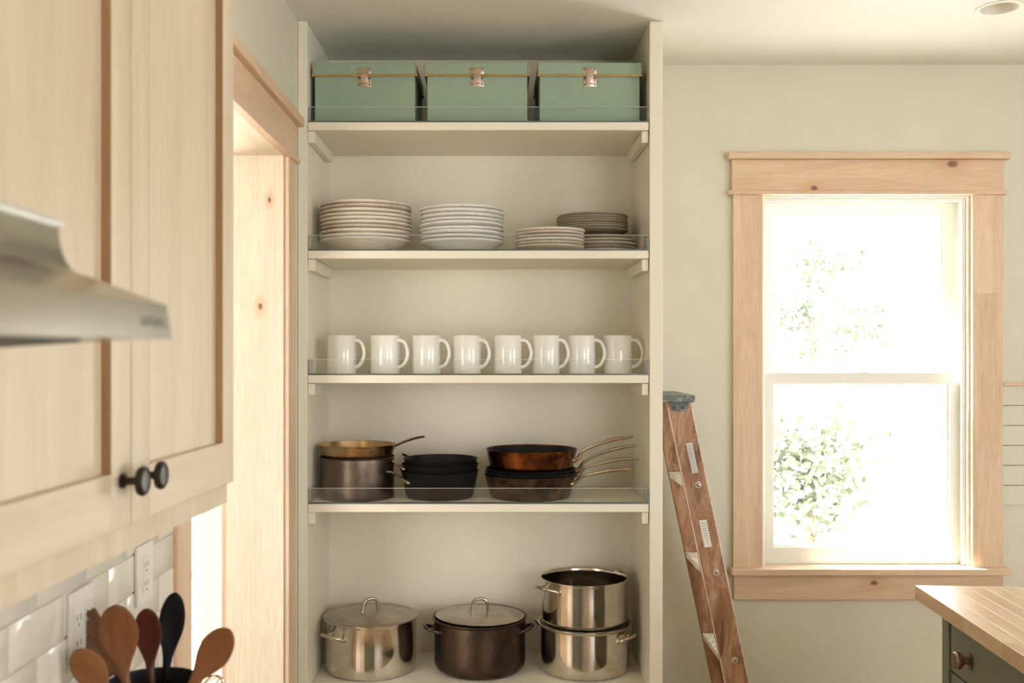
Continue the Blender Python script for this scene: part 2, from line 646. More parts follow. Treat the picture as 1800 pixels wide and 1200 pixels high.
box(bm, -3.3, -3.2, .55, YB, 0, CEIL)
tag(obj('wall_hall_side', bm, 'wall'), 'pale outer wall of the hall beyond the doorway', 'wall', kind='structure')
bm = bmesh.new()
holes_wall(bm, -3.3, XLH + .001, 0, CEIL, [(-2.7, -1.3, .2, 2.2)], 'y', .45, .55)
tag(obj('wall_hall_end', bm, 'wall'), 'pale end wall of the hall beyond the doorway', 'wall', kind='structure')

# ------------------------------------------------------------------ back window
win = struct('window_1', 'white double-hung window in knotty alder trim', 'window')
f = YB  # wall face
# alder casing
cas = [('head_cap', (.804, 1.776, f - .038, f, Z(.668), Z(.692)), 'cas_x'),
       ('head_board', (.818, 1.757, f - .022, f, Z(.560), Z(.668)), 'cas_x'),
       ('head_bead', (.806, 1.768, f - .030, f, Z(.546), Z(.560)), 'cas_x'),
       ('side_casing', (.824, .925, f - .020, f, Z(-.741), Z(-.2502)), 'cas_v'),
       ('side_casing', (.824, .925, f - .020, f, Z(-.25), Z(.546)), 'cas_v'),
       ('side_casing', (1.651, 1.756, f - .020, f, Z(-.741), Z(.2048)), 'cas_v'),
       ('side_casing', (1.651, 1.756, f - .020, f, Z(.205), Z(.546)), 'cas_v'),
       ('stool', (.812, 1.772, f - .050, f + .03, Z(-.763), Z(-.741)), 'cas_x'),
       ('apron', (.826, 1.757, f - .020, f, Z(-.853), Z(-.763)), 'cas_x')]
for n_, d_, m_ in cas:
    boxo(n_, d_, m_, win, .0025 if n_ != 'side_casing' else .0006)
# white jamb liner (four boards), sill
bm = bmesh.new()
box(bm, WX0, WX0 + .006, f, f + .15, WZ0, WZ1)
box(bm, WX1 - .006, WX1, f, f + .15, WZ0, WZ1)
box(bm, WX0 + .006, WX1 - .006, f, f + .15, WZ1 - .006, WZ1)
box(bm, WX0 + .006, WX1 - .006, f + .03, f + .17, WZ0, WZ0 + .005)
obj('jamb_liner', bm, 'winwhite', win)
# stops (step in the right jamb and the head)
bm = bmesh.new()
box(bm, WX1 - .020, WX1 - .006, f + .012, f + .026, WZ0 + .005, WZ1 - .006, .002)
box(bm, WX0 + .006, WX0 + .014, f + .012, f + .026, WZ0 + .005, WZ1 - .006, .002)
box(bm, WX0 + .014, WX1 - .020, f + .012, f + .026, WZ1 - .018, WZ1 - .006, .002)
obj('window_stop', bm, 'winwhite', win)


def sash(x0, x1, z0, z1, gx0, gx1, gz0, gz1, y0, y1):
    s_bm = bmesh.new()
    box(s_bm, x0, gx0, y0, y1, z0, z1)
    box(s_bm, gx1, x1, y0, y1, z0, z1)
    box(s_bm, gx0, gx1, y0, y1, z0, gz0)
    box(s_bm, gx0, gx1, y0, y1, gz1, z1)
    # glazing bead, a small inner step
    for a in ((gx0, gx0 + .007, gz0, gz1), (gx1 - .007, gx1, gz0, gz1)):
        box(s_bm, a[0], a[1], y0 + .012, y1 - .004, a[2], a[3])
    for a in ((gx0 + .007, gx1 - .007, gz0, gz0 + .007), (gx0 + .007, gx1 - .007, gz1 - .007, gz1)):
        box(s_bm, a[0], a[1], y0 + .012, y1 - .004, a[2], a[3])
    s = obj('sash', s_bm, 'winwhite', win)
    boxo('pane', (gx0 + .004, gx1 - .004, y0 + .018, y0 + .022, gz0 + .004, gz1 - .004), 'pane', s)
    return s


# upper sash sits further out
up = sash(WX0 + .008, WX1 - .012, Z(-.10), WZ1 - .008, .978, 1.595, Z(-.065), Z(.492), f + .078, f + .110)
lo = sash(WX0 + .008, WX1 - .012, WZ0 + .006, Z(-.070), .976, 1.597, Z(-.683), Z(-.105), f + .036, f + .072)
bm = bmesh.new()
box(bm, 1.262, 1.312, f + .040, f + .066, Z(-.070), Z(-.064), .002)
tube(bm, spline([(1.274, f + .05, Z(-.064)), (1.280, f + .048, Z(-.056)), (1.290, f + .048, Z(-.052)), (1.310, f + .046, Z(-.056))], 5), [.006, .005, .004], 8)
obj('sash_lock', bm, 'plate_white', lo)

# ------------------------------------------------------------------ hall window (seen through the doorway)
win2 = struct('window_2', 'bright tall white window in the hall past the doorway', 'window')
bm = bmesh.new()
box(bm, -1.03, -.985, YB + .03, YB + .09, .05, 2.05)
box(bm, -1.95, -1.90, YB + .03, YB + .09, .05, 2.05)
box(bm, -1.90, -1.03, YB + .03, YB + .09, 1.97, 2.05)
box(bm, -1.90, -1.03, YB + .03, YB + .09, .05, .14)
obj('sash', bm, 'winwhite', win2)
boxo('muntin', (-1.90, -1.03, YB + .04, YB + .075, Z(-.792), Z(-.768)), 'winwhite', win2)
boxo('pane', (-1.90, -1.03, YB + .055, YB + .059, .14, 1.97), 'pane', win2)
boxo('side_casing', (-.985, -.90, YB - .018, YB, 0.0, 2.05), 'winwhite', win2, .002)
boxo('side_casing', (-2.04, -1.95, YB - .018, YB, 0.0, 2.05), 'winwhite', win2, .002)
boxo('head_casing', (-2.06, -.88, YB - .02, YB, 2.05, 2.15), 'winwhite', win2, .002)

# ------------------------------------------------------------------ doorway trim on the left wall
tr = struct('trim_1', 'pale pine jambs and alder casing around the doorway', 'doorway')
JZ = Z(.555)
boxo('jamb', (XLH, XL, 2.80, 2.82, 0, JZ + .018), 'pine', tr, .001)
boxo('jamb', (XLH, XL, 1.895, 1.915, 0, JZ + .018), 'pine', tr, .001)
boxo('head_jamb', (XLH, XL, 1.915, 2.80, JZ, JZ + .02), 'pine_x', tr, .001)
boxo('side_casing', (XL, XL + .014, 2.809, 2.905, 0, Z(.560)), 'cas_v', tr, .0015)
boxo('side_casing', (XL, XL + .014, 1.825, 1.910, 0, Z(.560)), 'cas_v', tr, .0015)
boxo('head_bead', (XL, XL + .024, 1.805, 2.925, Z(.553), Z(.566)), 'cas_y', tr, .002)
boxo('head_board', (XL, XL + .016, 1.815, 2.915, Z(.566), Z(.664)), 'cas_y', tr, .0015)
boxo('head_cap', (XL, XL + .034, 1.795, 2.935, Z(.664), Z(.692)), 'cas_y', tr, .004)
boxo('side_casing', (XLH - .014, XLH, 2.809, 2.905, 0, Z(.560)), 'cas_v', tr, .0015)

# ------------------------------------------------------------------ tile backsplash, pieces of the left wall
TW, TH, TG = .152, .0590, .003
first = None
for r_ in range(9):
    z1 = Z(-.206) - r_ * (TH + TG)
    if z1 - TH < Z(-.63):
        break
    off = (TW / 2 if r_ % 2 else 0)
    y = 1.822
    cut = TW - off if off else TW
    while y > .55:
        wd = cut if cut else TW
        dims = (XL, XL + .007, y - wd, y, z1 - TH, z1)
        if abs(wd - TW) < 1e-6:
            if first is None:
                bm = bmesh.new()
                box(bm, 0, .007, -TW, 0, -TH, 0, .0018)
                first = obj('tile', bm, 'tile', wall_left, (XL, y, z1))
            else:
                t_ = first.copy()
                COL.objects.link(t_)
                t_.location = (XL, y, z1)
        else:
            boxo('tile', dims, 'tile', wall_left, .0018)
        y -= wd + TG
        cut = None
boxo('grout_bed', (XL, XL + .0045, .55, 1.8225, Z(-.63), Z(-.203)), 'grout', wall_left)

# painted boards on the back wall, right of the window
for k in range(6):
    zt = Z(-.114) - k * .0692
    boxo('board', (1.757, XR - .01, YB - .012, YB, zt - .0672, zt), 'wall', wall_back, .002)
boxo('board_cap', (1.757, XR - .01, YB - .022, YB, Z(-.114), Z(-.103)), 'cas_x', wall_back, .002)


# ================================================================== BUILT-IN SHELF UNIT
UX0, UX1 = -.5656, .4663
unit = thing('shelf_unit', 'tall cream built-in shelf unit between doorway and stepladder, full of dishes', 'shelf unit', (0, YU, 0))


def ub(name, x0, x1, y0, y1, z0, z1, mat='shelf', parent=None, bev=.0015):
    return boxo(name, (x0, x1, y0 - YU, y1 - YU, z0, z1), mat, parent or unit, bev)


BZ = Z(-1.02)                                # floor of the open part
ub('side_panel', XL + .001, UX0, YU, YB - .001, .002, CEIL - .001)
ub('side_panel', UX1, .5057, YU, YB - .001, .002, CEIL - .001)
ub('back_panel', UX0, UX1, YUB, YUB + .015, BZ, CEIL - .001, bev=0)
ub('bottom_panel', UX0, UX1, YU + .002, YUB, BZ - .03, BZ)
ub('door', UX0 + .002, (UX0 + UX1) / 2 - .0015, YU + .004, YU + .024, .10, BZ - .034)
ub('door', (UX0 + UX1) / 2 + .0015, UX1 - .002, YU + .004, YU + .024, .10, BZ - .034)
SH = [Z(.696), Z(.3086), Z(-.0669), Z(-.456)]
for sz in SH:
    s = ub('shelf', UX0 + .0012, UX1 - .0022, YU + .003, YUB - .002, sz - .0245, sz, bev=.002)
    gz = sz + .0465
    ub('glass_lip', UX0 + .004, UX1 - .005, YU + .008, YU + .0135, sz + .004, gz, 'glass', s, 0)
    ub('polished_edge', UX0 + .004, UX1 - .005, YU + .0079, YU + .0136, gz, gz + .0009, 'lip_edge', s, 0)
    ub('lip_channel', UX0 + .002, UX1 - .003, YU + .0055, YU + .016, sz, sz + .0042, 'channel', s, 0)
    # glass returns along both sides
    ub('glass_return', UX0 + .0015, UX0 + .0060, YU + .014, YU + .075, sz + .001, gz, 'glass', s, 0)
    ub('glass_return', UX1 - .0070, UX1 - .0025, YU + .014, YU + .075, sz + .001, gz, 'glass', s, 0)
    ub('lip_end', UX0 + .0006, UX0 + .0038, YU + .006, YU + .0135, sz, gz, 'glass_edge', s, 0)
    ub('lip_end', UX1 - .0046, UX1 - .0012, YU + .006, YU + .0135, sz, gz, 'glass_edge', s, 0)
    for x0, x1 in ((UX0 + .0005, UX0 + .021), (UX1 - .022, UX1 - .002)):
        cb = bmesh.new()
        ya, yb = .010, .345
        prism(cb, [(ya, sz - .061), (ya, sz - .0255), (yb, sz - .0255), (yb, sz - .040), (yb - .02, sz - .061)], 'x', x0, x1)
        bmesh.ops.bevel(cb, geom=cb.edges[:], offset=.0015, segments=1, affect='EDGES')
        obj('cleat', cb, 'shelf', unit)
# peg holes
bm = bmesh.new()
for (xs, nrm) in ((UX0, 1), (UX1, -1)):
    for yy in (.075, .285):
        z = BZ + .1
        while z < CEIL - .15:
            if all(abs(z - (s_ - .03)) > .035 for s_ in SH):
                disc(bm, (xs - nrm * .001, yy, z), .0025, .0012, (nrm, 0, 0), 8)
            z += .032
obj('peg_holes', bm, 'dark', unit)['kind'] = 'stuff'

# ================================================================== UPPER CABINET (left, slightly out of square with the wall)
ANG = math.atan(80 / 1750)
uc = thing('upper_cabinet', 'blurred pale maple wall cabinet with two recessed-panel doors over the tiles', 'cabinet', (-.39, 1.487, Z(-.228)), -ANG)
# local: y axis runs away from the camera along the doors; x = 0 is the door face
CH = 1.0            # height
DL = .376           # door width


def U(name, x0, x1, y0, y1, z0, z1, mat='maple', parent=None, bev=.0015):
    return boxo(name, (x0, x1, y0, y1, z0, z1), mat, parent or uc, bev)


bm = bmesh.new()
ca, sa = math.cos(ANG), math.sin(ANG)


def wall_local(yl):          # local x of the wall plane at local y
    return (XL + .001 + .39 - sa * yl) / ca


y0_, y1_ = -.752, .032
prism(bm, [(-.0205, y0_), (-.0205, y1_), (wall_local(y1_) + .003, y1_), (wall_local(y0_) + .003, y0_)], 'z', .0, CH)
obj('carcass', bm, 'maple', uc)


def cab_door(ya, yb, knob_y):
    z0, z1 = .036, CH - .02
    st, rl, rec, th = .050, .062, .011, .0195
    d = bmesh.new()
    box(d, -th, 0, ya, ya + st, z0, z1, .0015)
    box(d, -th, 0, yb - st, yb, z0, z1, .0015)
    st_o = obj('door', d, 'maple', uc, smooth=False)
    U('rail', -th, 0, ya + st, yb - st, z0, z0 + rl, 'maple_y', st_o)
    U('rail', -th, 0, ya + st, yb - st, z1 - rl, z1, 'maple_y', st_o)
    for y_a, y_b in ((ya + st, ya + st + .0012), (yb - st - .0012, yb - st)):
        U('stile_shade', -rec, -.0006, y_a, y_b, z0 + rl, z1 - rl, 'groove_shade', st_o, 0)  # added dark strip: shade of the stile's inner edge as colour
    U('panel', -th + .001, -rec, ya + st, yb - st, z0 + rl, z1 - rl, 'maple', st_o, 0)
    k = bmesh.new()
    lathe(k, [(0, 0), (.008, 0), (.008, .003), (.0045, .006), (.0045, .014), (.007, .018), (.0155, .0205), (.0165, .0235), (.0155, .0265), (.0125, .0280), (.0115, .0270), (0, .0275)], 28)
    bmesh.ops.rotate(k, verts=k.verts[:], cent=(0, 0, 0), matrix=Matrix.Rotation(PI / 2, 3, 'Y'))
    bmesh.ops.translate(k, verts=k.verts[:], vec=(0, knob_y, z0 + .052))
    obj('knob', k, 'knob', st_o)
    return st_o


cab_door(-.371, 0.0, -.346)
cab_door(-.750, -.374, -.399)

# ================================================================== RANGE HOOD
hood = thing('range_hood', 'blurred stainless range hood with flared lip and dark underside', 'range hood', (-.40, .48, Z(-.005)))
hx, hy, hz = -.40, .48, Z(-.005)
prof = [(-.2333, .0095), (-.2375, .0345), (-.2975, .0565)]
for t in range(1, 9):          # concave sweep up to the top plate
    a = t / 8
    prof.append((-.2975 - .0185 * math.sin(a * PI / 2) * .95, .0565 + .031 * (1 - math.cos(a * PI / 2))))
prof += [(-.3156, .0905), (-.592, .0905), (-.592, -.004), (-.36, .004), (-.262, .0095)]
bm = bmesh.new()
prism(bm, [(x - hx, Z(z) - hz) for x, z in prof], 'y', .10 - hy, .72 - hy)
obj('shell', bm, 'hood', hood, angle=.35)
boxo('top_plate', (-.592 - hx, -.3125 - hx, .10 - hy, .723 - hy, Z(.0905) - hz, Z(.096) - hz), 'hood', hood, .001)
bm = bmesh.new()
prism(bm, [(-.275 - hx, Z(.0088) - hz), (-.275 - hx, Z(.0070) - hz), (-.36 - hx, Z(.0010) - hz), (-.36 - hx, Z(.0035) - hz)], 'y', .12 - hy, .66 - hy)
obj('filter', bm, 'dark', hood)
bm = bmesh.new()
for k in range(7):              # small lettering on the lip, too blurred to read
    yk = .6630 + k * .0068
    hgt = (.0052, .0064, .0058, .0066, .0052, .0062, .0050)[k]
    zl_ = .0185
    lean = (-.2375 + (.0345 - zl_) * .168)
    prism(bm, [(lean - .0004 - hx, Z(zl_) - hz), (lean + .0002 - hx, Z(zl_) - hz), (lean + .0002 - hgt * .168 - hx, Z(zl_) + hgt - hz), (lean - .0004 - hgt * .168 - hx, Z(zl_) + hgt - hz)], 'y', yk - hy, yk + .0018 - hy)
    z2 = zl_ + (k % 3) * .0022
    l2 = lean - (z2 - zl_) * .168
    prism(bm, [(l2 - .0004 - hx, Z(z2) - hz), (l2 + .0002 - hx, Z(z2) - hz), (l2 - .0001 - hx, Z(z2 + .0015) - hz), (l2 - .0007 - hx, Z(z2 + .0015) - hz)], 'y', yk + .0018 - hy, yk + .0046 - hy)
obj('lettering', bm, 'slot', hood)['kind'] = 'stuff'

# ================================================================== COUNTER under the hood side (below the frame) for the crock
ct = thing('counter', 'kitchen counter along the tiled wall under the utensil crock', 'counter', (-.30, 1.0, 0))
boxo('worktop', (XL + .024 + .30, .035 + .30, -.8, .81, .88, .92), 'butcher', ct, .003)
boxo('base_cabinet', (XL + .024 + .30, .0 + .30, -.8, .80, .0, .879), 'island', ct, .002)

# ================================================================== OUTLETS
def outlet(name, label, y0, y1, z0, z1, gangs):
    o = thing(name, label, 'outlet', (XL + .0045, (y0 + y1) / 2, z0))
    w_, h_ = y1 - y0, z1 - z0
    boxo('cover_plate', (0.0025, .009, -w_ / 2, w_ / 2, 0, h_), 'plate_white', o, .002)
    for g in range(gangs):
        yc = (g - (gangs - 1) / 2) * .036
        fce = boxo('receptacle', (.009, .0105, yc - .0145, yc + .0145, h_ * .2, h_ * .8), 'plate_white', o, .0006)
        b_ = bmesh.new()
        for zc in (.34, .66):
            for dy in (-.006, .006):
                box(b_, .0104, .0108, yc + dy - .0009, yc + dy + .0009, h_ * zc - .004, h_ * zc + .004)
            box(b_, .0104, .0108, yc - .002, yc + .002, h_ * zc - .0115, h_ * zc - .0085)
        obj('slots', b_, 'slot', fce)['kind'] = 'stuff'
    return o


outlet('wall_outlet', 'white outlet cover on the tiles half hidden by wooden spoons', 1.366, 1.447, Z(-.442), Z(-.331), 2)
outlet('wall_outlet', 'white outlet cover on the tiles next to the door casing', 1.622, 1.694, Z(-.416), Z(-.318), 1)

# ================================================================== UTENSIL CROCK
CX, CY = -.476, 1.385
crock = tag(None or thing('utensil_crock', 'dark glazed crock holding wooden spoons on the counter', 'crock', (CX, CY, .92)))
bm = bmesh.new()
ch = Z(-.457) - .92
lathe(bm, [(0, 0), (.060, 0), (.065, .006), (.0665, ch * .5), (.0655, ch - .006), (.067, ch - .003), (.066, ch), (.0635, ch), (.0625, ch - .008), (.0625, .01), (0, .01)], 40)
obj('pot', bm, 'crock', crock)


def spoon_mesh(L, head_l, head_w, handle_r, thick=.010, dish=.006, wide_at=.60):
    """spoon standing along +z from z=0 (handle end) to z=L; flat side faces -y"""
    b_ = bmesh.new()
    secs = []
    hl = L - head_l
    for t in (0, .02, .3, .6, .85):
        secs.append((hl * t, handle_r * (1.0 if t < .5 else .92), handle_r * .9, 0))
    N = 14
    for i in range(N + 1):
        t = i / N
        t = 1 - (1 - t) ** 1.6
        if t < wide_at:
            q = t / wide_at
            q = q * q * (3 - 2 * q)
            hw = handle_r * .92 + (head_w / 2 - handle_r * .92) * q
        else:
            q = (t - wide_at) / (1 - wide_at)
            hw = head_w / 2 * math.sqrt(max(.0, 1 - q * q))
        th = thick / 2 * (1 - .35 * t) * (1 if i < N else .5)
        off = dish * math.sin(PI * t) ** 1
        secs.append((hl + head_l * t, max(hw, .0012), th, off))
    seg = 14
    rings = []
    for z, hw, th, off in secs:
        ring = []
        for k in range(seg):
            a = 2 * PI * k / seg
            cx_, sy_ = math.cos(a), math.sin(a)
            # bowl: centre pushed back, rim stays
            y = th * sy_ + off * (1 - cx_ * cx_)
            ring.append(b_.verts.new((hw * cx_, y, z)))
        rings.append(ring)
    for a, b2 in zip(rings[:-1], rings[1:]):
        for k in range(seg):
            j = (k + 1) % seg
            b_.faces.new((a[k], a[j], b2[j], b2[k]))
    b_.faces.new(rings[0][::-1])
    b_.faces.new(rings[-1])
    return b_


def put_spoon(name, label, cat, bm_, mat, base, tip, roll=0):
    """base/tip: world points of handle end and head top"""
    o = obj(name, bm_, mat)
    b0, t0 = Vector(base), Vector(tip)
    d = (t0 - b0).normalized()
    side = Vector((1, 0, 0))
    fwd = d.cross(side).normalized()      # local y
    if fwd.y < 0:
        fwd = -fwd
    side = fwd.cross(d).normalized()
    m = Matrix((side, fwd, d)).transposed().to_4x4()
    m = Matrix.Translation(b0) @ m @ Matrix.Rotation(roll, 4, 'Z')
    o.matrix_world = m
    return tag(o, label, cat, 'utensils in the crock')


def SP(px, py, D):
    return ((px - 870) / 1750 * D, D, EYE - (py - 620) / 1750 * D)


def dist(a, b):
    return (Vector(a) - Vector(b)).length


zb = .935
U1 = [
    ('wooden_spoon', 'big oval reddish brown wooden spoon, tallest of the brown ones in crock', (CX + .000, CY - .030, zb), SP(201, 1063, 1.345), .100, .054, 'spoonA', .05),
    ('wooden_spoon', 'dark red wooden spoon beside the black spoon', (CX + .006, CY + .010, zb), SP(257, 1069, 1.41), .085, .040, 'spoonB', .0),
    ('black_spoon', 'slim black spoon standing tallest in the crock', (CX - .012, CY + .036, zb), SP(308, 1041, 1.42), .105, .036, 'blackspoon', .2),
    ('wooden_spoon', 'tan brown wooden spoon leaning out toward the doorway', (CX - .052, CY - .008, zb), SP(404, 1106, 1.36), .096, .046, 'spoonA', -.15),
    ('wooden_spoon', 'short tan wooden spoon leaning toward the tiles in front of spatula', (CX + .042, CY - .014, zb), SP(133, 1142, 1.34), .082, .046, 'spoonC', .1),
]
for n_, l_, b_, t_, hl_, hw_, m_, ro in U1:
    put_spoon(n_, l_, 'spoon', spoon_mesh(dist(b_, t_), hl_, hw_, .0062), m_, b_, t_, ro)
# slotted spatula with an uneven top
b_, t_ = (CX + .040, CY + .034, zb), SP(147, 1088, 1.415)
L_ = dist(b_, t_)
bm = bmesh.new()
tube(bm, [(0, 0, 0), (0, 0, L_ * .5), (0, 0, L_ - .085)], [.006, .0055, .006], 10)
for x0, x1, zt in ((-.021, -.0085, -.012), (-.007, .0055, -.004), (.007, .021, .006)):
    box(bm, x0, x1, -.003, .003, L_ - .075, L_ + zt, .0012)
box(bm, -.021, .021, -.003, .003, L_ - .090, L_ - .075, .0012)
put_spoon('slotted_spatula', 'dark brown slotted wooden spatula in the crock against the outlet', 'spatula', bm, 'spatula', b_, t_, .1)
# whisk, only the top of its wires reaches above the crock
b_, t_ = (CX - .03, CY + .012, zb), SP(388, 1190, 1.40)
L_ = dist(b_, t_)
wk = thing('whisk', 'steel wire whisk leaning low out of the crock', 'whisk', b_, 0, 'utensils in the crock')
d_ = (Vector(t_) - Vector(b_)).normalized()
wk.rotation_euler = d_.to_track_quat('Z', 'Y').to_euler()
bm = bmesh.new()
tube(bm, [(0, 0, 0), (0, 0, .10)], .005, 10)
obj('handle', bm, 'steel', wk)
for k in range(4):
    bm = bmesh.new()
    a = k * PI / 4
    pts = [(math.cos(a) * x_, math.sin(a) * x_, z_) for x_, z_ in ((.002, .098), (.012, .13), (.020, L_ - .045), (.017, L_ - .013), (0, L_), (-.017, L_ - .013), (-.020, L_ - .045), (-.012, .13), (-.002, .098))]
    tube(bm, spline(pts, 4), .0011, 6)
    obj('wire', bm, 'steel', wk)

# ================================================================== STORAGE BOXES
def storage_box():
    o = thing('storage_box', '', 'box', (0, 0, 0), 0, 'storage boxes on the top shelf')
    wd, dp, h, lh = .306, .27, .190, .040
    boxo('body', (-wd / 2, wd / 2, 0, dp, 0, h - .006), 'mint', o, .0025)
    lid = boxo('lid', (-wd / 2 - .004, wd / 2 + .004, -.004, dp + .004, h - lh, h), 'mint', o, .0025)
    e = bmesh.new()
    zl = h - lh
    x_, y_ = wd / 2 + .005, -.005
    tube(e, [(-x_ - .001, y_, zl), (x_ + .001, y_, zl)], .0029, 8)
    for s in (-1, 1):
        tube(e, [(s * x_, y_, zl), (s * x_, dp + .005, zl)], .0029, 8, up=(1, 0, 0))
        tube(e, [(s * (x_ - .001), y_ + .0005, zl), (s * (x_ - .001), y_ + .0005, h - .002)], .0020, 8)
        ball(e, (s * x_, y_, zl), .0038, seg=8)
    obj('brass_edging', e, 'brass', lid)
    la = bmesh.new()
    box(la, -.021, .021, -.0062, -.0042, zl + .004, zl + .024, .0006)
    box(la, -.0205, .0205, -.0022, -.0002, zl - .033, zl - .004, .0006)
    lt = obj('latch', la, 'latch', o)
    hs = bmesh.new()
    box(hs, -.011, .011, -.0085, -.0065, zl - .024, zl + .010, .0008)
    tube(hs, [(-.013, -.0085, zl + .010), (.013, -.0085, zl + .010)], .0026, 8)
    tube(hs, [(-.011, -.0085, zl - .002), (.011, -.0085, zl - .002)], .0018, 8)
    obj('hasp', hs, 'latch', lt)
    for s in (-1, 1):
        for c_, r_ in (((s * .0155, -.0022, zl - .027), .0026), ((s * .0155, -.0062, zl + .019), .0018), ((s * .0150, -.0022, zl - .008), .0026)):
            rv = bmesh.new()
            disc(rv, c_, r_, .0012, (0, -1, 0), 10)
            obj('rivet', rv, 'dark', lt)
    return o


sb0 = storage_box()
for k, (xc, rz, lab) in enumerate(((-.398, -.012, 'mint green lidded box with brass edging, closest to the doorway on top shelf'),
                                   (-.054, .004, 'mint green lidded box with brass edging, middle one on top shelf'),
                                   (.2895, .010, 'mint green lidded box with brass edging, closest to the window on top shelf'))):
    b_ = sb0 if k == 0 else copy_tree(sb0)
    b_.location = (xc, 3.042, SH[0])
    b_.rotation_euler = (0, 0, rz)
    b_['label'] = lab

# ================================================================== PLATES
ORD = ['', 'bottom', 'second from bottom', 'third from bottom', 'fourth from bottom', 'fifth from bottom', 'sixth from bottom', 'seventh from bottom',
       'eighth from bottom', 'ninth from bottom', 'tenth from bottom', 'eleventh from bottom', 'twelfth from bottom']


def plate_mesh(R, h, t=.0048, deep=False, l=.0066):
    b_ = bmesh.new()
    rb = R * .56
    lathe(b_, [(0, .002), (rb * .9, .002), (rb * .95, 0), (rb, 0), (rb * 1.05, .003), *([(R * .70, h * .34), (R * .83, h * .58), (R * .93, h * .74)] if deep else [(R * .78, h * .34), (R * .92, h * .60)]), (R * .972, h - l - .0016), (R * .995, h - l), (R, h - l * .6), (R * .997, h - .0010),
               (R * .985, h), (R * .955, h - .0015), (R * .90, h * .80), *([(R * .80, h * .62)] if deep else []), (R * (.68 if deep else .77), h * .42 + t), (rb, .003 + t), (0, .003 + t)], 56)
    me = bpy.data.meshes.new('plate')
    bmesh.ops.recalc_face_normals(b_, faces=b_.faces[:])
    for f_ in b_.faces:
        f_.smooth = True
    b_.to_mesh(me)
    b_.free()
    return me


rnd = random.Random(4)


def stack(xc, yc, z0, R, mats, rims, h, stack_name, group, hbot=None, count0=0, total=None, tilt=0.0):
    lip = min(.0066, (rims[1] - rims[0]) * .52)
    me = plate_mesh(R, h, l=lip)
    meb = plate_mesh(R, hbot, deep=hbot > .04, l=lip) if hbot else me
    n = len(rims)
    for k, rim in enumerate(rims):
        hh = hbot if (k == 0 and hbot) else h
        src = meb if (k == 0 and hbot) else me
        o = bpy.data.objects.new('plate', src if k == 0 or (k == 1 and hbot) else src)
        COL.objects.link(o)
        if not src.materials:
            src.materials.append(M[mats[0]])
        o.location = (xc + rnd.uniform(-.0018, .0018), yc + rnd.uniform(-.0018, .0018), z0 + max(rim - hh, 0.0005 if k == 0 else .002))
        o.rotation_euler = (rnd.uniform(-.006, .006) if k else 0, (tilt + rnd.uniform(-.008, .008)) if k else 0, rnd.uniform(0, 6.28))
        sc_ = 1 + rnd.uniform(-.012, .012)
        o.scale = (sc_, sc_, 1)
        o.material_slots[0].link = 'OBJECT'
        o.material_slots[0].material = M[mats[k % len(mats)]]
        idx = k + 1 + count0
        pos = 'top' if idx == (total or n) else ORD[idx]
        tag(o, f'{stack_name}, {pos} plate', 'plate', group)


Zs = SH[1]
stack(-.409, 3.158, Zs, .1440, ['plateA', 'plateA', 'plateA', 'plateC', 'plateA'], [.046 + .0124 * k for k in range(10)], .029,
      'warm white plate in the widest stack beside the doorway', 'plates in the widest stack', .046, tilt=.006)
stack(-.104, 3.152, Zs, .1325, ['plateB'], [.042 + .0130 * k for k in range(9)], .029,
      'cool white plate in the second widest stack', 'plates in the cool white stack', .042, tilt=.01)
stack(.172, 3.122, Zs, .1080, ['plateC', 'plateC', 'plateA'], [.0235 + .0102 * k for k in range(6)], .0225,
      'speckled pinkish plate in the lowest stack', 'plates in the low speckled stack', .0235)
stack(.3485, 3.279, Zs, .1150, ['plateC', 'plateD', 'plateC'], [.026 + .0112 * k for k in range(5)], .024,
      'tan plate in the two-tier stack by the window', 'plates in the two-tier stack', .026, 0, 12)
stack(.320, 3.276, Zs, .1165, ['plateD'], [.0935 + .0078 * k for k in range(7)], .0225,
      'olive plate in the two-tier stack by the window', 'plates in the two-tier stack', None, 5, 12)

# ================================================================== MUGS
def make_mug():
    o = thing('mug', '', 'mug', (0, 0, 0), 0, 'white mugs in a row')
    R, H = .0465, .1215
    b_ = bmesh.new()
    lathe(b_, [(0, .002), (R * .80, .002), (R * .84, 0), (R * .95, 0), (R, .005), (R, H - .002), (R - .0012, H), (R - .0032, H - .001), (R - .0038, H - .006), (R - .0038, .008), (R - .010, .005), (0, .005)], 48)
    obj('body', b_, 'mug', o)
    hb = bmesh.new()
    pts = [(R - .002, 0, H * .87), (R + .012, 0, H * .875), (R + .026, 0, H * .80), (R + .035, 0, H * .60), (R + .033, 0, H * .42), (R + .022, 0, H * .26), (R + .008, 0, H * .195), (R - .002, 0, H * .19)]
    tube(hb, spline(pts, 5), [.0062, .0055, .0055, .0055, .0062], 12)
    obj('handle', hb, 'mug', o)
    return o


mg = make_mug()
lefts = [575, 651, 724.6, 796, 868, 935.5, 998.5, 1061.6]
rights = [626.5, 703, 775, 846, 917.5, 984, 1046.5, 1111]
MO = ['first', 'second', 'third', 'fourth', 'fifth', 'sixth', 'seventh', 'last']
for k in range(8):
    o = mg if k == 0 else copy_tree(mg)
    D = 3.135
    o.location = (((lefts[k] + rights[k]) / 2 - 870) / 1750 * D, D, SH[2])
    rz = (-.42, -.46, -.42, -.48, -.40, -.50, -.46, -.34)[k]
    o.rotation_euler = (0, 0, rz)
    s_ = (rights[k] - lefts[k]) / 1750 * D / .093
    o.scale = (s_, s_, 1)
    o['label'] = f'white glazed mug, {MO[k]} in the row counting from the doorway'

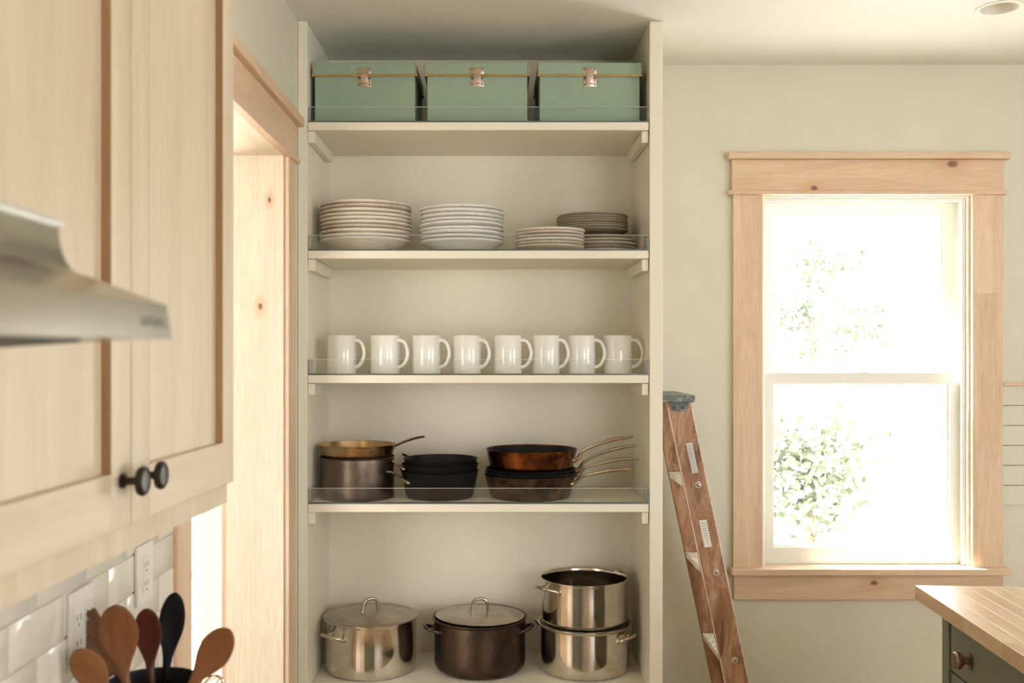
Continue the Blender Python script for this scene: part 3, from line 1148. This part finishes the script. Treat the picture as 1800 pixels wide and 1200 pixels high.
# ================================================================== PANS
def pan_body(bm_, rb, rr, h, t=.0024, lip=.0015):
    lathe(bm_, [(0, 0), (rb * .93, 0), (rb * .985, .002), (rb + (rr - rb) * .16, .009), (rr - .002, h - .004), (rr + lip, h), (rr + lip - .001, h + .0012), (rr - t, h),
                (rb + (rr - rb) * .16 - t, .011), (rb * .95, .004), (0, .0035)], 64)


def az_pt(r, az, z):
    a = math.radians(az)
    return (r * math.cos(a), r * math.sin(a), z)


def long_handle(parent, R, az, z_att, pts_rz, rad, mat='handle', flat=.55, plate=True):
    b_ = bmesh.new()
    pts = [az_pt(R + dr, az, z_att + dz) for dr, dz in pts_rz]
    tube(b_, spline(pts, 6), rad, 10, flat)
    h_ = obj('handle', b_, mat, parent)
    if plate:
        a = math.radians(az)
        er = Vector((math.cos(a), math.sin(a), 0))
        et = Vector((-math.sin(a), math.cos(a), 0))
        for s in (-1, 1):
            c = er * (R + .0002) + et * s * .011 + Vector((0, 0, z_att - .004))
            rv = bmesh.new()
            ball(rv, c + er * .002, .0042, seg=8)
            obj('rivet', rv, mat, h_)
        pb = bmesh.new()
        n = 9
        fr = []
        for i in range(n):
            tt = (i / (n - 1) - .5) * 2 * .019
            ww = .009 * math.sqrt(max(.06, 1 - (tt / .0195) ** 2))
            c0 = er * math.sqrt(R * R - tt * tt) + et * tt
            fr.append([pb.verts.new(c0 + er * o_ + Vector((0, 0, z_att - .003 + w2))) for o_, w2 in ((-.0005, -ww), (.003, -ww * .7), (.003, ww * .7), (-.0005, ww))])
        for a_, b2 in zip(fr[:-1], fr[1:]):
            for q in range(4):
                pb.faces.new((a_[q], a_[(q + 1) % 4], b2[(q + 1) % 4], b2[q]))
        pb.faces.new(fr[0])
        pb.faces.new(fr[-1][::-1])
        obj('handle_bracket', pb, mat, h_)
    return h_


def loop_handle(parent, R, az, z, wd, out, rise, rad, mat='handle'):
    """arched lug handle riveted to the pot wall"""
    a = math.radians(az)
    er = Vector((math.cos(a), math.sin(a), 0))
    et = Vector((-math.sin(a), math.cos(a), 0))
    R0 = math.sqrt(R * R - wd * wd)
    prof_ = [(-wd * 1.02, R0 + .002, 0), (-wd * .98, R0 + out * .45, rise * .35), (-wd * .72, R0 + out * .88, rise * .85), (-wd * .25, R0 + out, rise), (wd * .25, R0 + out, rise),
             (wd * .72, R0 + out * .88, rise * .85), (wd * .98, R0 + out * .45, rise * .35), (wd * 1.02, R0 + .002, 0)]
    b_ = bmesh.new()
    tube(b_, spline([et * u + er * v + Vector((0, 0, z + w_)) for u, v, w_ in prof_], 5), rad, 10)
    h_ = obj('handle', b_, mat, parent)
    for s in (-1, 1):
        p_ = bmesh.new()
        u_ = s * (wd + .004)
        v_ = math.sqrt(R * R - u_ * u_)
        c = et * u_ + er * v_ + Vector((0, 0, z - .001))
        nrm = (et * u_ + er * v_).normalized()
        disc(p_, c - nrm * .0005, .0105, .003, nrm, 14)
        ball(p_, c + nrm * .003, .005, seg=8)
        obj('rivet_pad', p_, mat, h_)
    return h_


Zp = SH[3]
# -- saucepans
sx, sy = -.436, 3.150
o = thing('saucepan', 'tall tarnished dark saucepan under the bronze one, next to doorway side', 'saucepan', (sx, sy, Zp))
bm = bmesh.new()
pan_body(bm, .1165, .118, .130)
obj('body', bm, 'darksauce', o)
o = thing('saucepan', 'shiny bronze saucepan nested on the tall dark saucepan', 'saucepan', (sx, sy, Zp + .108))
bm = bmesh.new()
pan_body(bm, .106, .1205, .060, lip=.002)
obj('body', bm, 'bronze', o)
long_handle(o, .1195, 28, .048, [(0, 0), (.014, .002), (.045, .013), (.085, .023), (.112, .026)], [.0075, .0055, .005, .0055, .006, .005], 'darksauce', .7)

# -- black pans, nested
bx_, by_ = -.175, 3.157
for k, (dz, az, L, rise, lab) in enumerate((
        (0.000, 0, 0, 0, 'black non-stick pan, bottom of the three nested black pans'),
        (.0215, 0, 0, 0, 'black non-stick pan, middle of the three nested black pans'),
        (.0390, 0, 0, 0, 'black non-stick pan, top of the three nested black pans'))):
    o = thing('frying_pan', lab, 'pan', (bx_ + (.0, .001, .002)[k], by_ + (.0, .002, .003)[k], Zp + dz), 0, 'nested black pans')
    bm = bmesh.new()
    rr = (.1235, .1215, .1170)[k]
    rb = (.1040, .1010, .0965)[k]
    pan_body(bm, rb, rr, .0835)
    obj('body', bm, 'blackpan', o)
    if k == 0:
        long_handle(o, .1195, 214, .058, [(0, -.004), (.012, .006), (.034, .020), (.052, .030), (.070, .034)], [.011, .009, .0075, .0085, .0095, .006], 'handle', .5)
    elif k == 1:
        long_handle(o, .1215, 199, .075, [(0, -.004), (.010, .006), (.026, .016), (.036, .024)], [.011, .0085, .0075, .006], 'handle', .5)
    else:
        long_handle(o, .1155, 150, .076, [(0, 0), (.016, .007), (.030, .012)], [.008, .006, .005], 'blackpan', .7)

# -- copper pans, nested, handles toward the window side
kx, ky = .112, 3.163
cp = [(0.000, .1245, .1455, 'copper2', -21, .052, .102, 'browned copper frying pan, lowest of the four stacked copper pans'),
      (.0115, .1215, .1445, 'blackpan', -12, .0625, .118, 'dark frying pan with brass handle, second from bottom of copper stack'),
      (.0225, .1190, .1425, 'blackpan', -3, .064, .142, 'dark frying pan with brass handle, third from bottom of copper stack'),
      (.0880, .1300, .1450, 'copper', -19, .036, .112, 'glossy burnt copper frying pan on top of the four stacked pans')]
for k, (dz, rb, rr, mt, az, za, ze, lab) in enumerate(cp):
    o = thing('frying_pan', lab, 'pan', (kx + (0, .002, .001, .004)[k], ky + (0, .001, .002, -.001)[k], Zp + dz), 0, 'stacked copper pans')
    bm = bmesh.new()
    pan_body(bm, rb, rr, (.071, .0695, .0685, .064)[k], lip=.0012)
    obj('body', bm, mt, o)
    # dark cooking surface
    b2 = bmesh.new()
    hh = (.071, .0695, .0685, .064)[k]
    lathe(b2, [(0, .0042), (rb * .94, .0046), (rb + (rr - rb) * .16 - .0029, .0115), (rr - .0030, hh - .001), (rr - .0036, hh - .001), (rb + (rr - rb) * .16 - .0036, .0120), (rb * .94, .0053), (0, .0049)], 64)
    obj('lining', b2, 'blackpan', o)
    dzz = ze - za
    Rz = rb + (rr - rb) * (za / hh) + .001
    L = (.190, .195, .192, .186)[k]
    long_handle(o, Rz, az, za, [(-.002, -.006), (.014, .004), (.030, dzz * .26 + .006), (.070, dzz * .60), (.125, dzz * .84), (L, dzz)],
                [.0120, .0100, .0076, .0068, .0078, .0088, .0058], 'handle', .68, plate=(k in (0, 3)))

# ================================================================== STOCKPOTS
Zb = BZ


def stockpot(label, x, y, z, R, h, mat, lid=None, lid_mat=None, flare=.004, base_r=.02, lid_tilt=(0, 0), lid_r=None, lid_z=0, arch_az=25, lidh='handle'):
    o = thing('stockpot', label, 'pot', (x, y, z))
    b_ = bmesh.new()
    n = 5
    pr = [(0, 0), (R - base_r - .008, 0)]
    for i in range(n + 1):
        a = i / n * PI / 2
        pr.append((R - base_r + base_r * math.sin(a), base_r - base_r * math.cos(a)))
    pr += [(R, h * .5), (R, h - .010), (R + flare * .5, h - .006), (R + flare, h - .0025), (R + flare, h), (R + flare - .002, h + .0008), (R - .0025, h - .002), (R - .003, h - .012), (R - .003, base_r), (R - base_r, .004), (0, .004)]
    lathe(b_, pr, 72)
    obj('body', b_, mat, o)
    if lid:
        lr = lid_r or (R + flare * .4)
        l_ = bmesh.new()
        if lid == 'dome':
            lathe(l_, [(0, .0130), (lr * .35, .0118), (lr * .7, .0075), (lr * .93, .0015), (lr * .955, .0005), (lr * .99, .003), (lr, .002), (lr * .995, 0), (lr * .95, -.0015), (lr * .7, .0055), (lr * .35, .0098), (0, .011)], 72)
        else:      # inset flat cover
            lathe(l_, [(0, .002), (lr * .86, .002), (lr * .93, .004), (lr, .004), (lr, .0022), (lr * .93, .002), (lr * .86, 0), (0, 0)], 72)
        lo_ = obj('lid', l_, lid_mat or mat, o, (0, 0, h + lid_z))
        lo_.rotation_euler = (lid_tilt[0], lid_tilt[1], 0)
        if lid == 'dome':
            hb = bmesh.new()
            a = math.radians(arch_az)
            e = Vector((math.cos(a), math.sin(a), 0))
            pts = [e * u + Vector((0, 0, v)) for u, v in ((-.036, .0085), (-.029, .0125), (-.0262, .026), (-.022, .043), (-.010, .0515), (.010, .0515), (.022, .043), (.0262, .026), (.029, .0125), (.036, .0085))]
            tube(hb, spline(pts, 5), .0052, 10)
            for s in (-1, 1):
                ball(hb, e * s * .037 + Vector((0, 0, .0095)), .006, (1, 1, .5), 8)
            obj('lid_handle', hb, lidh, lo_)
    return o


p1 = stockpot('shiny steel stockpot with domed lid, next to the doorway side of bottom shelf', -.402, 3.222, Zb, .1465, .172, 'steel', 'dome', 'steel_dull', arch_az=32, lidh='steel_dull')
loop_handle(p1, .1465, 226, .128, .036, .036, .012, .0058)
loop_handle(p1, .1465, 46, .128, .036, .030, .012, .0058)
p2 = stockpot('blackened lidded pot standing between the two steel pots', -.049, 3.225, Zb, .1475, .170, 'darkpot', 'dome', 'steel_dull', flare=.006, lid_tilt=(-.012, .015), lid_r=.1440, lid_z=.001, arch_az=12, base_r=.032)
loop_handle(p2, .1475, 196, .136, .034, .036, .010, .0055, 'darkpot')
loop_handle(p2, .1475, -14, .136, .034, .030, .012, .0055, 'darkpot')
p3 = stockpot('polished steel stockpot at the bottom, carrying the open pot', .2890, 3.222, Zb, .1455, .154, 'steel', 'inset', 'steel_dull', flare=.006, lid_r=.1405, lid_z=-.0045)
loop_handle(p3, .1455, -33, .118, .032, .030, .012, .0056)
loop_handle(p3, .1455, 147, .128, .032, .030, .012, .0056)
p4 = stockpot('worn open steel pot stacked on top of the polished stockpot', .2880, 3.224, Zb + .1538, .1390, .1425, 'steel', None, flare=.0015, base_r=.016)
loop_handle(p4, .1390, 214, .116, .034, .044, .014, .0056)
loop_handle(p4, .1390, 34, .116, .034, .036, .022, .0056)

# ================================================================== STEPLADDER
lx, ly = .70, 3.10
ld = thing('stepladder', 'worn brown wooden stepladder leaning beside the shelf unit', 'ladder', (lx, ly, 0))
KL = .2078


def lrx(zw):              # left edge x (world) of the rails at world height
    return .5000 + KL * (EYE - zw)


RW = .074
for ya, yb in ((3.080, 3.105), (3.344, 3.369)):
    bm = bmesh.new()
    zt = Z(-.152)
    prism(bm, [(lrx(0) - lx, 0), (lrx(0) + RW - lx, 0), (lrx(zt) + RW - lx, zt), (lrx(zt) - lx, zt)], 'y', ya - ly, yb - ly)
    bmesh.ops.bevel(bm, geom=bm.edges[:], offset=.002, segments=1, affect='EDGES')
    rail = obj('rail', bm, 'ladder', ld)
    if ya < 3.2:
        for e0, e1 in ((RW - .0022, RW + .0012), (-.0008, .0012)):
            bm = bmesh.new()
            prism(bm, [(lrx(.01) + e0 - lx, .01), (lrx(.01) + e1 - lx, .01), (lrx(zt - .02) + e1 - lx, zt - .02), (lrx(zt - .02) + e0 - lx, zt - .02)], 'y', ya - ly - .0004, ya + .004 - ly)
            obj('worn_edge', bm, 'edge', rail)
        rail_near = rail
for zs in (-.420, -.690, -.962, -1.235):
    zz = Z(zs)
    bm = bmesh.new()
    prism(bm, [(lrx(zz) + .001 - lx, zz), (lrx(zz) + RW - .004 - lx, zz), (lrx(zz + .021) + RW - .004 - lx, zz + .021), (lrx(zz + .021) + .001 - lx, zz + .021)], 'y', 3.105 - ly, 3.344 - ly)
    bmesh.ops.bevel(bm, geom=bm.edges[:], offset=.0015, segments=1, affect='EDGES')
    st_ = obj('step', bm, 'step', ld)
    bm = bmesh.new()
    c_ = (lrx(zz) + RW * .56 - lx, 3.080 - ly, zz + .012)
    disc(bm, c_, .0100, .0022, (0, -1, 0), 18)
    wsh = obj('bolt', bm, 'edge', ld)
    bm = bmesh.new()
    ball(bm, (c_[0], c_[1] - .002, c_[2]), .0072, (1, .5, 1), 12)
    obj('bolt_head', bm, 'steel_dull', wsh)
bm = bmesh.new()
box(bm, .5075 - lx, .616 - lx, 3.058 - ly, 3.392 - ly, Z(-.152), Z(-.130), .004)
cap_ = obj('top_cap', bm, 'cap', ld, smooth=False)
bm = bmesh.new()
zt = Z(-.151)
prism(bm, [(lrx(zt - .030) + .010 - lx, zt - .030), (lrx(zt - .030) + .058 - lx, zt - .030), (lrx(zt) + .068 - lx, zt), (lrx(zt) + .004 - lx, zt)], 'y', 3.0780 - ly, 3.0802 - ly)
br_ = obj('cap_bracket', bm, 'cap', cap_)
for dx in (.018, .044):
    bm = bmesh.new()
    disc(bm, (lrx(zt - .02) + dx - lx, 3.078 - ly, zt - .019), .004, .0016, (0, -1, 0), 12)
    obj('screw', bm, 'dark', cap_)
# two printed stickers on the near rail (print is illegible)
for (zt_, zb_, o0, o1, kind) in ((-.280, -.373, .0330, .0515, 0), (-.518, -.602, .0235, .0465, 1)):
    bm = bmesh.new()
    za, zb2 = Z(zt_), Z(zb_)
    prism(bm, [(lrx(zb2) + o0 - lx, zb2), (lrx(zb2) + o1 - lx, zb2 + .003), (lrx(za) + o1 - lx, za + .002), (lrx(za) + o0 - lx, za)], 'y', 3.0794 - ly, 3.0802 - ly)
    stk = obj('sticker', bm, 'paper', ld)
    bm = bmesh.new()
    rr_ = random.Random(3 + kind)
    if kind == 0:
        for col_ in range(5):
            zc = za - .003
            while zc > zb2 + .004:
                seg_l = rr_.uniform(.0015, .006)
                u = lrx(zc) + o0 + .0022 + col_ * .0031 - lx
                u2 = lrx(zc - seg_l) + o0 + .0022 + col_ * .0031 - lx
                prism(bm, [(u2, zc - seg_l), (u2 + .0011, zc - seg_l), (u + .0011, zc), (u, zc)], 'y', 3.0791 - ly, 3.0794 - ly)
                zc -= seg_l + rr_.uniform(.0006, .002)
    else:
        for row in range(9):
            zc = za - .008 - row * .0078
            wd = (.017, .019, .013, .015, .010, .016, .008, .006, .004)[row]
            u = lrx(zc) + o0 + .0115 - wd / 2 - lx
            x_ = 0
            while x_ < wd:
                l_ = rr_.uniform(.001, .003)
                prism(bm, [(u + x_, zc - rr_.uniform(.001, .0035)), (u + x_ + l_ * .6, zc - .002), (u + x_ + l_ * .8, zc + .0005), (u + x_, zc)], 'y', 3.0791 - ly, 3.0794 - ly)
                x_ += l_ + rr_.uniform(.0005, .0015)
    obj('print', bm, 'ink', stk, smooth=False)['kind'] = 'stuff'

# ================================================================== ISLAND
AI = math.atan((.0402) / .63)
ix, iy = 1.139, 2.70
isl = thing('island', 'sage green kitchen island with drawers under a butcher block top', 'island', (ix, iy, 0), -AI)
TZ = Z(-.630)


def I(name, x0, x1, y0, y1, z0, z1, mat='island', parent=None, bev=.002):
    return boxo(name, (x0, x1, y0, y1, z0, z1), mat, parent or isl, bev)


# butcher block strips, laid lengthwise: each glued stave is its own piece
tops = None
ys = 0.0
rnd2 = random.Random(11)
k = 0
wt = [.0, .055, .12, .165, .23, .30, .345, .41, .48, .53, .60, .68, .74, .80]
top = I('worktop', .002, .798, -1.748, -.002, TZ - .0368, TZ - .0012, 'butcher')
for k in range(18):
    x0 = k * .80 / 18
    y = 0.0
    while y > -1.749:
        ln = rnd2.uniform(.10, .22) if k == 0 else rnd2.uniform(.22, .5)
        y2 = max(-1.75, y - ln)
        if y2 < -1.68:
            y2 = -1.75
        I('stave', x0 + .0001, x0 + .80 / 18 - .0001, y2 + .0001, y - .0001, TZ - .037, TZ, 'butcher', top, .0006)
        y = y2
# body
I('end_post', .012, .780, -.202, -.158, .10, TZ - .038)
I('body', .034, .780, -1.70, -.203, .10, TZ - .038)
I('plinth', .06, .74, -1.66, -.22, 0, .10, 'dark')
yw = -.211
for col in range(3):
    ya, yb = yw - .46, yw
    for (z1, z0) in ((TZ - .046, TZ - .162), (TZ - .168, TZ - .40), (TZ - .406, .12)):
        dr = I('drawer', .014, .0338, ya, yb, z0, z1, 'island')
        for yk in (yb - .115, ya + .115):
            kb = bmesh.new()
            lathe(kb, [(0, 0), (.021, 0), (.022, .003), (.010, .005), (.009, .016), (.016, .019), (.0205, .023), (.0210, .032), (.0185, .037), (0, .038)], 12)
            bmesh.ops.rotate(kb, verts=kb.verts[:], cent=(0, 0, 0), matrix=Matrix.Rotation(-PI / 2, 3, 'Y'))
            bmesh.ops.translate(kb, verts=kb.verts[:], vec=(.014, yk, (z0 + z1) / 2))
            obj('knob', kb, 'island_knob', dr, angle=.3)
    yw = ya - .006

# ================================================================== RECESSED CEILING LIGHT
rl = thing('recessed_light', 'round white recessed ceiling light switched off above the island', 'light', (1.462, 2.885, CEIL))
bm = bmesh.new()
lathe(bm, [(.0515, .0), (.0515, -.003), (.058, -.0045), (.064, -.003), (.065, -.0005), (.0515, -.0005)], 48, close=True)
obj('trim_ring', bm, 'winwhite', rl)
bm = bmesh.new()
lathe(bm, [(.0515, -.003), (.046, .03), (.040, .060), (0, .062), (0, .064), (.042, .062), (.048, .03), (.0518, .0)], 48)
obj('baffle', bm, 'plate_white', rl)
bm = bmesh.new()
lathe(bm, [(0, .048), (.020, .049), (.034, .055), (.036, .060), (0, .0615)], 32)
obj('lens', bm, 'plate_white', rl)

# ================================================================== OUTDOORS
bm = bmesh.new()
box(bm, -14, 16, YB + .2, 26, -.62, -.6)
tag(obj('ground', bm, 'ground'), 'pale gravel ground outside the window', 'ground', kind='structure')


def tree(label, x, y, zc, rx, rz_, n, seed):
    o = thing('tree', label, 'tree', (x, y, -.6))
    r = random.Random(seed)
    t_ = bmesh.new()
    tube(t_, [(0, 0, 0), (.03, 0, (zc + .6) * .5), (0, .02, zc + .6)], [.06, .05, .02], 8)
    obj('trunk', t_, 'bark', o)
    l_ = bmesh.new()
    clusters = [(r.gauss(0, rx * .5), r.gauss(0, rx * .5), zc + .6 + r.gauss(0, rz_ * .5)) for _ in range(26)]
    for i in range(n):
        c = clusters[i % 26]
        p = Vector((c[0] + r.gauss(0, .13), c[1] + r.gauss(0, .13), c[2] + r.gauss(0, .11)))
        d = Vector((r.gauss(0, 1), r.gauss(0, 1), r.gauss(0, .7))).normalized()
        s = d.cross(Vector((r.gauss(0, 1), r.gauss(0, 1), r.gauss(0, 1)))).normalized()
        ll, ww = r.uniform(.05, .09), r.uniform(.02, .035)
        q = [p, p + d * ll * .5 + s * ww, p + d * ll, p + d * ll * .5 - s * ww]
        l_.faces.new([l_.verts.new(v) for v in q])
    obj('foliage', l_, 'leaf', o, smooth=False)


tree('sunlit pale tree outside the upper window pane', 3.05, 9.6, 1.95, .45, .65, 1500, 5)
tree('sunlit low shrub outside the lower window pane', 1.98, 6.3, .85, .32, .36, 1300, 9)
